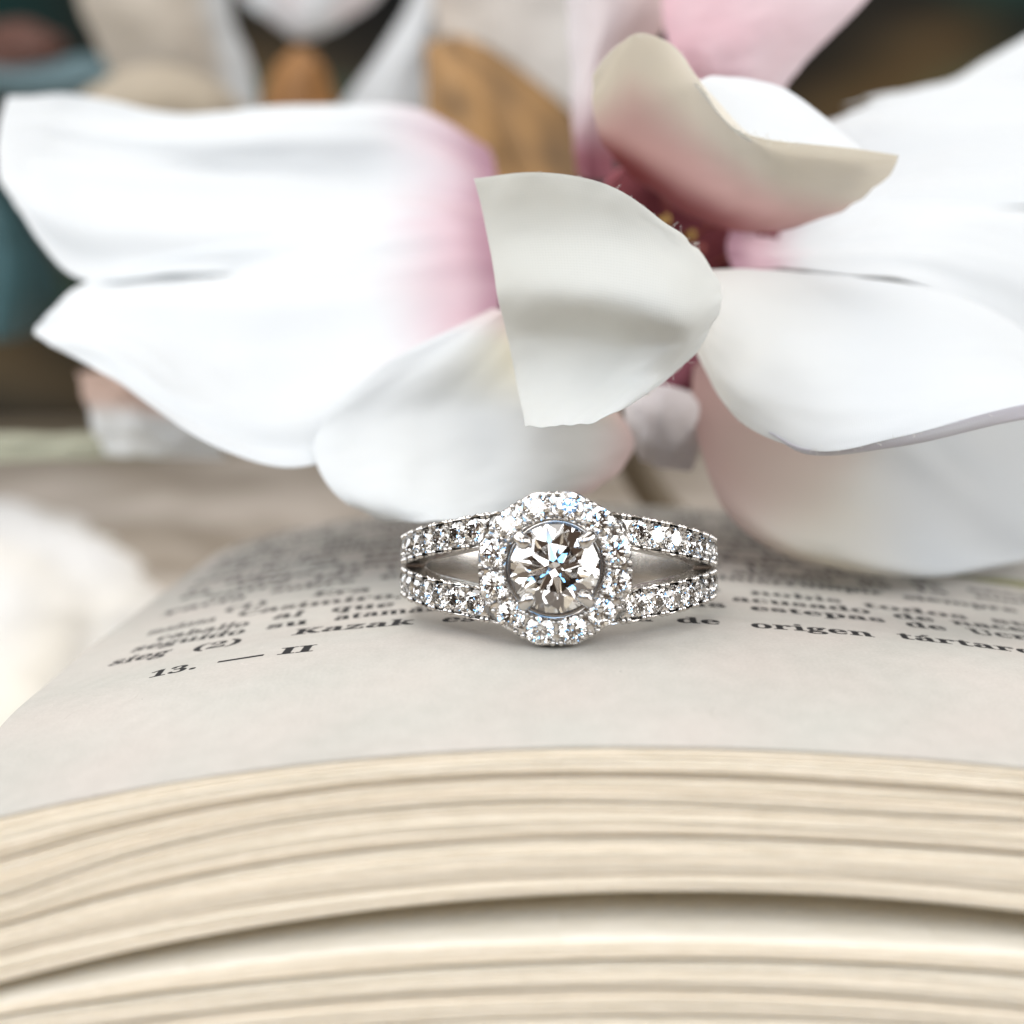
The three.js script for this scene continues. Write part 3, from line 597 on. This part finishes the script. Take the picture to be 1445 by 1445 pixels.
const leafMat = (r, g, b, rough = 0.6) => new THREE.MeshStandardMaterial({ color: rgb(r, g, b), roughness: rough, vertexColors: true });
function leaf(label, rows, m, colour = () => [1, 1, 1], group) {
  const o = thing('leaf', label, 'leaf', group);
  mesh('leaf_blade', petalGeometry(rows, colour, { wob: 0.6, thick: 0.5 }), m, o);
  const mid = rows.map((r) => r[Math.floor(r.length / 2)]).map(([u, v, d]) => at(u, v, d - 0.4));
  mesh('midrib', new THREE.TubeGeometry(new THREE.CatmullRomCurve3(mid), 24, 0.4 * MM, 6), m, o);
  const g = o.children[1].geometry; g.setAttribute('color', new THREE.Float32BufferAttribute(new Float32Array(g.attributes.position.count * 3).fill(0.8), 3));
  return o;
}
leaf('broad ochre brown magnolia leaf between the white blooms', [
  [[600, 62, 286], [640, 50, 288], [690, 65, 289]], [[600, 120, 281], [680, 115, 284], [790, 140, 288]], [[608, 180, 278], [700, 175, 281], [815, 190, 285]], [[660, 235, 278], [730, 240, 281], [818, 245, 284]], [[700, 290, 281], [750, 300, 282], [815, 300, 284]],
], leafMat(0.31, 0.17, 0.06, 0.65), (s, t, n) => { const k = 0.85 + n * 0.7 - 0.45 * smooth(t, 0.65, 1); return [k, k, k]; });
leaf('small orange brown leaf bud between two pale blooms', [
  [[415, 66, 354], [425, 68, 351], [435, 70, 354]], [[385, 100, 354], [425, 100, 346], [462, 105, 354]], [[370, 150, 354], [420, 155, 346], [475, 155, 354]], [[375, 210, 354], [420, 215, 348], [470, 215, 354]],
], leafMat(0.33, 0.16, 0.055));
leaf('olive green leaf lying under the lower right petal', [
  [[1085, 778, 160], [1090, 784, 159], [1095, 790, 158]], [[1180, 790, 156], [1190, 805, 154], [1195, 822, 152]], [[1320, 810, 153], [1325, 825, 151], [1330, 846, 149]], [[1500, 828, 152], [1500, 845, 150], [1500, 865, 148]],
], leafMat(0.2, 0.19, 0.1));
leaf('dark teal leaf at the left edge behind the white petals', [
  [[-60, 250, 435], [-30, 255, 296], [10, 265, 435]], [[-60, 320, 435], [0, 330, 292], [60, 345, 435]], [[-60, 400, 435], [10, 400, 292], [85, 410, 438]], [[-60, 470, 441], [0, 480, 298], [55, 470, 444]],
], leafMat(0.035, 0.1, 0.115));
leaf('grey teal leaf in the upper left corner', [
  [[-40, 95, 464], [-30, 110, 458], [-40, 130, 464]], [[40, 95, 461], [45, 120, 452], [40, 150, 461]], [[110, 80, 461], [120, 110, 454], [120, 150, 461]], [[165, 85, 464], [170, 100, 461], [170, 120, 464]],
], leafMat(0.12, 0.19, 0.21));
leaf('dull red leaf in the top left corner', [
  [[-30, 40, 478], [-20, 60, 476], [-30, 100, 478]], [[30, 30, 476], [40, 65, 470], [40, 110, 476]], [[85, 50, 478], [90, 65, 476], [85, 85, 478]],
], leafMat(0.13, 0.06, 0.045));
leaf('pale green leaf crossing low at the left edge', [
  [[-40, 615, 215], [-40, 630, 213], [-40, 652, 211]], [[60, 612, 215], [65, 628, 212], [65, 650, 210]], [[180, 618, 216], [185, 630, 213], [185, 648, 212]], [[265, 632, 218], [270, 638, 217], [270, 645, 216]],
], leafMat(0.3, 0.3, 0.22));
{
  const cloth = thing('cloth', 'crumpled beige brown cloth on the table behind the book', 'cloth');
  const m = new THREE.MeshStandardMaterial({ color: 0xffffff, vertexColors: true, roughness: 0.95 });
  const row = (v, d) => [-500, -150, 150, 300, 450, 600, 800, 1000, 1300, 1900].map((u, i) => [u, v + 4 * Math.sin(i * 2.1 + v), d]);
  mesh('cloth_sheet', petalGeometry([row(636, 462), row(662, 420), row(690, 380), row(720, 348), row(760, 308), row(810, 272), row(870, 236)],
    (s, t, n) => mix3([0.27, 0.225, 0.175], [0.5, 0.44, 0.38], 0.45 + 1.5 * n + 0.7 * N(s * 9, t * 14, 3)), { wob: 3.4, thick: 0.6, nu: 90, nv: 110 }), m, cloth);
}
const loose = thing('loose_petal', 'white petal lying on the table left of the book', 'petal');
petal(loose, [
  [[-160, 700, 348], [-20, 705, 344], [90, 722, 340], [190, 762, 329]], [[-160, 780, 282], [30, 772, 280], [190, 792, 278], [315, 850, 263]], [[-160, 880, 224], [60, 868, 222], [220, 880, 222], [345, 925, 214]], [[-160, 990, 182], [40, 975, 180], [170, 985, 180], [270, 1010, 180]], [[-160, 1090, 155], [0, 1080, 153], [90, 1085, 152], [180, 1095, 152]],
], (s, t, n) => mix3([0.76, 0.75, 0.73], [0.76, 0.71, 0.62], s - 0.1 + n * 0.8), { dense: true, wob: 1.2, thick: 0.4 });
const loose2 = thing('loose_petal', 'whitish petal with pale pink side below the lower left petal', 'petal');
petal(loose2, [
  [[110, 525, 205], [160, 525, 200], [215, 545, 203]], [[125, 580, 204], [190, 585, 198], [290, 600, 202]], [[150, 640, 206], [220, 645, 200], [320, 648, 204]],
], (s, t, n) => mix3([0.6, 0.45, 0.38], WHITE, smooth(s, 0.3, 0.6)), { wob: 0.5 });

renderer.render(scene, camera);
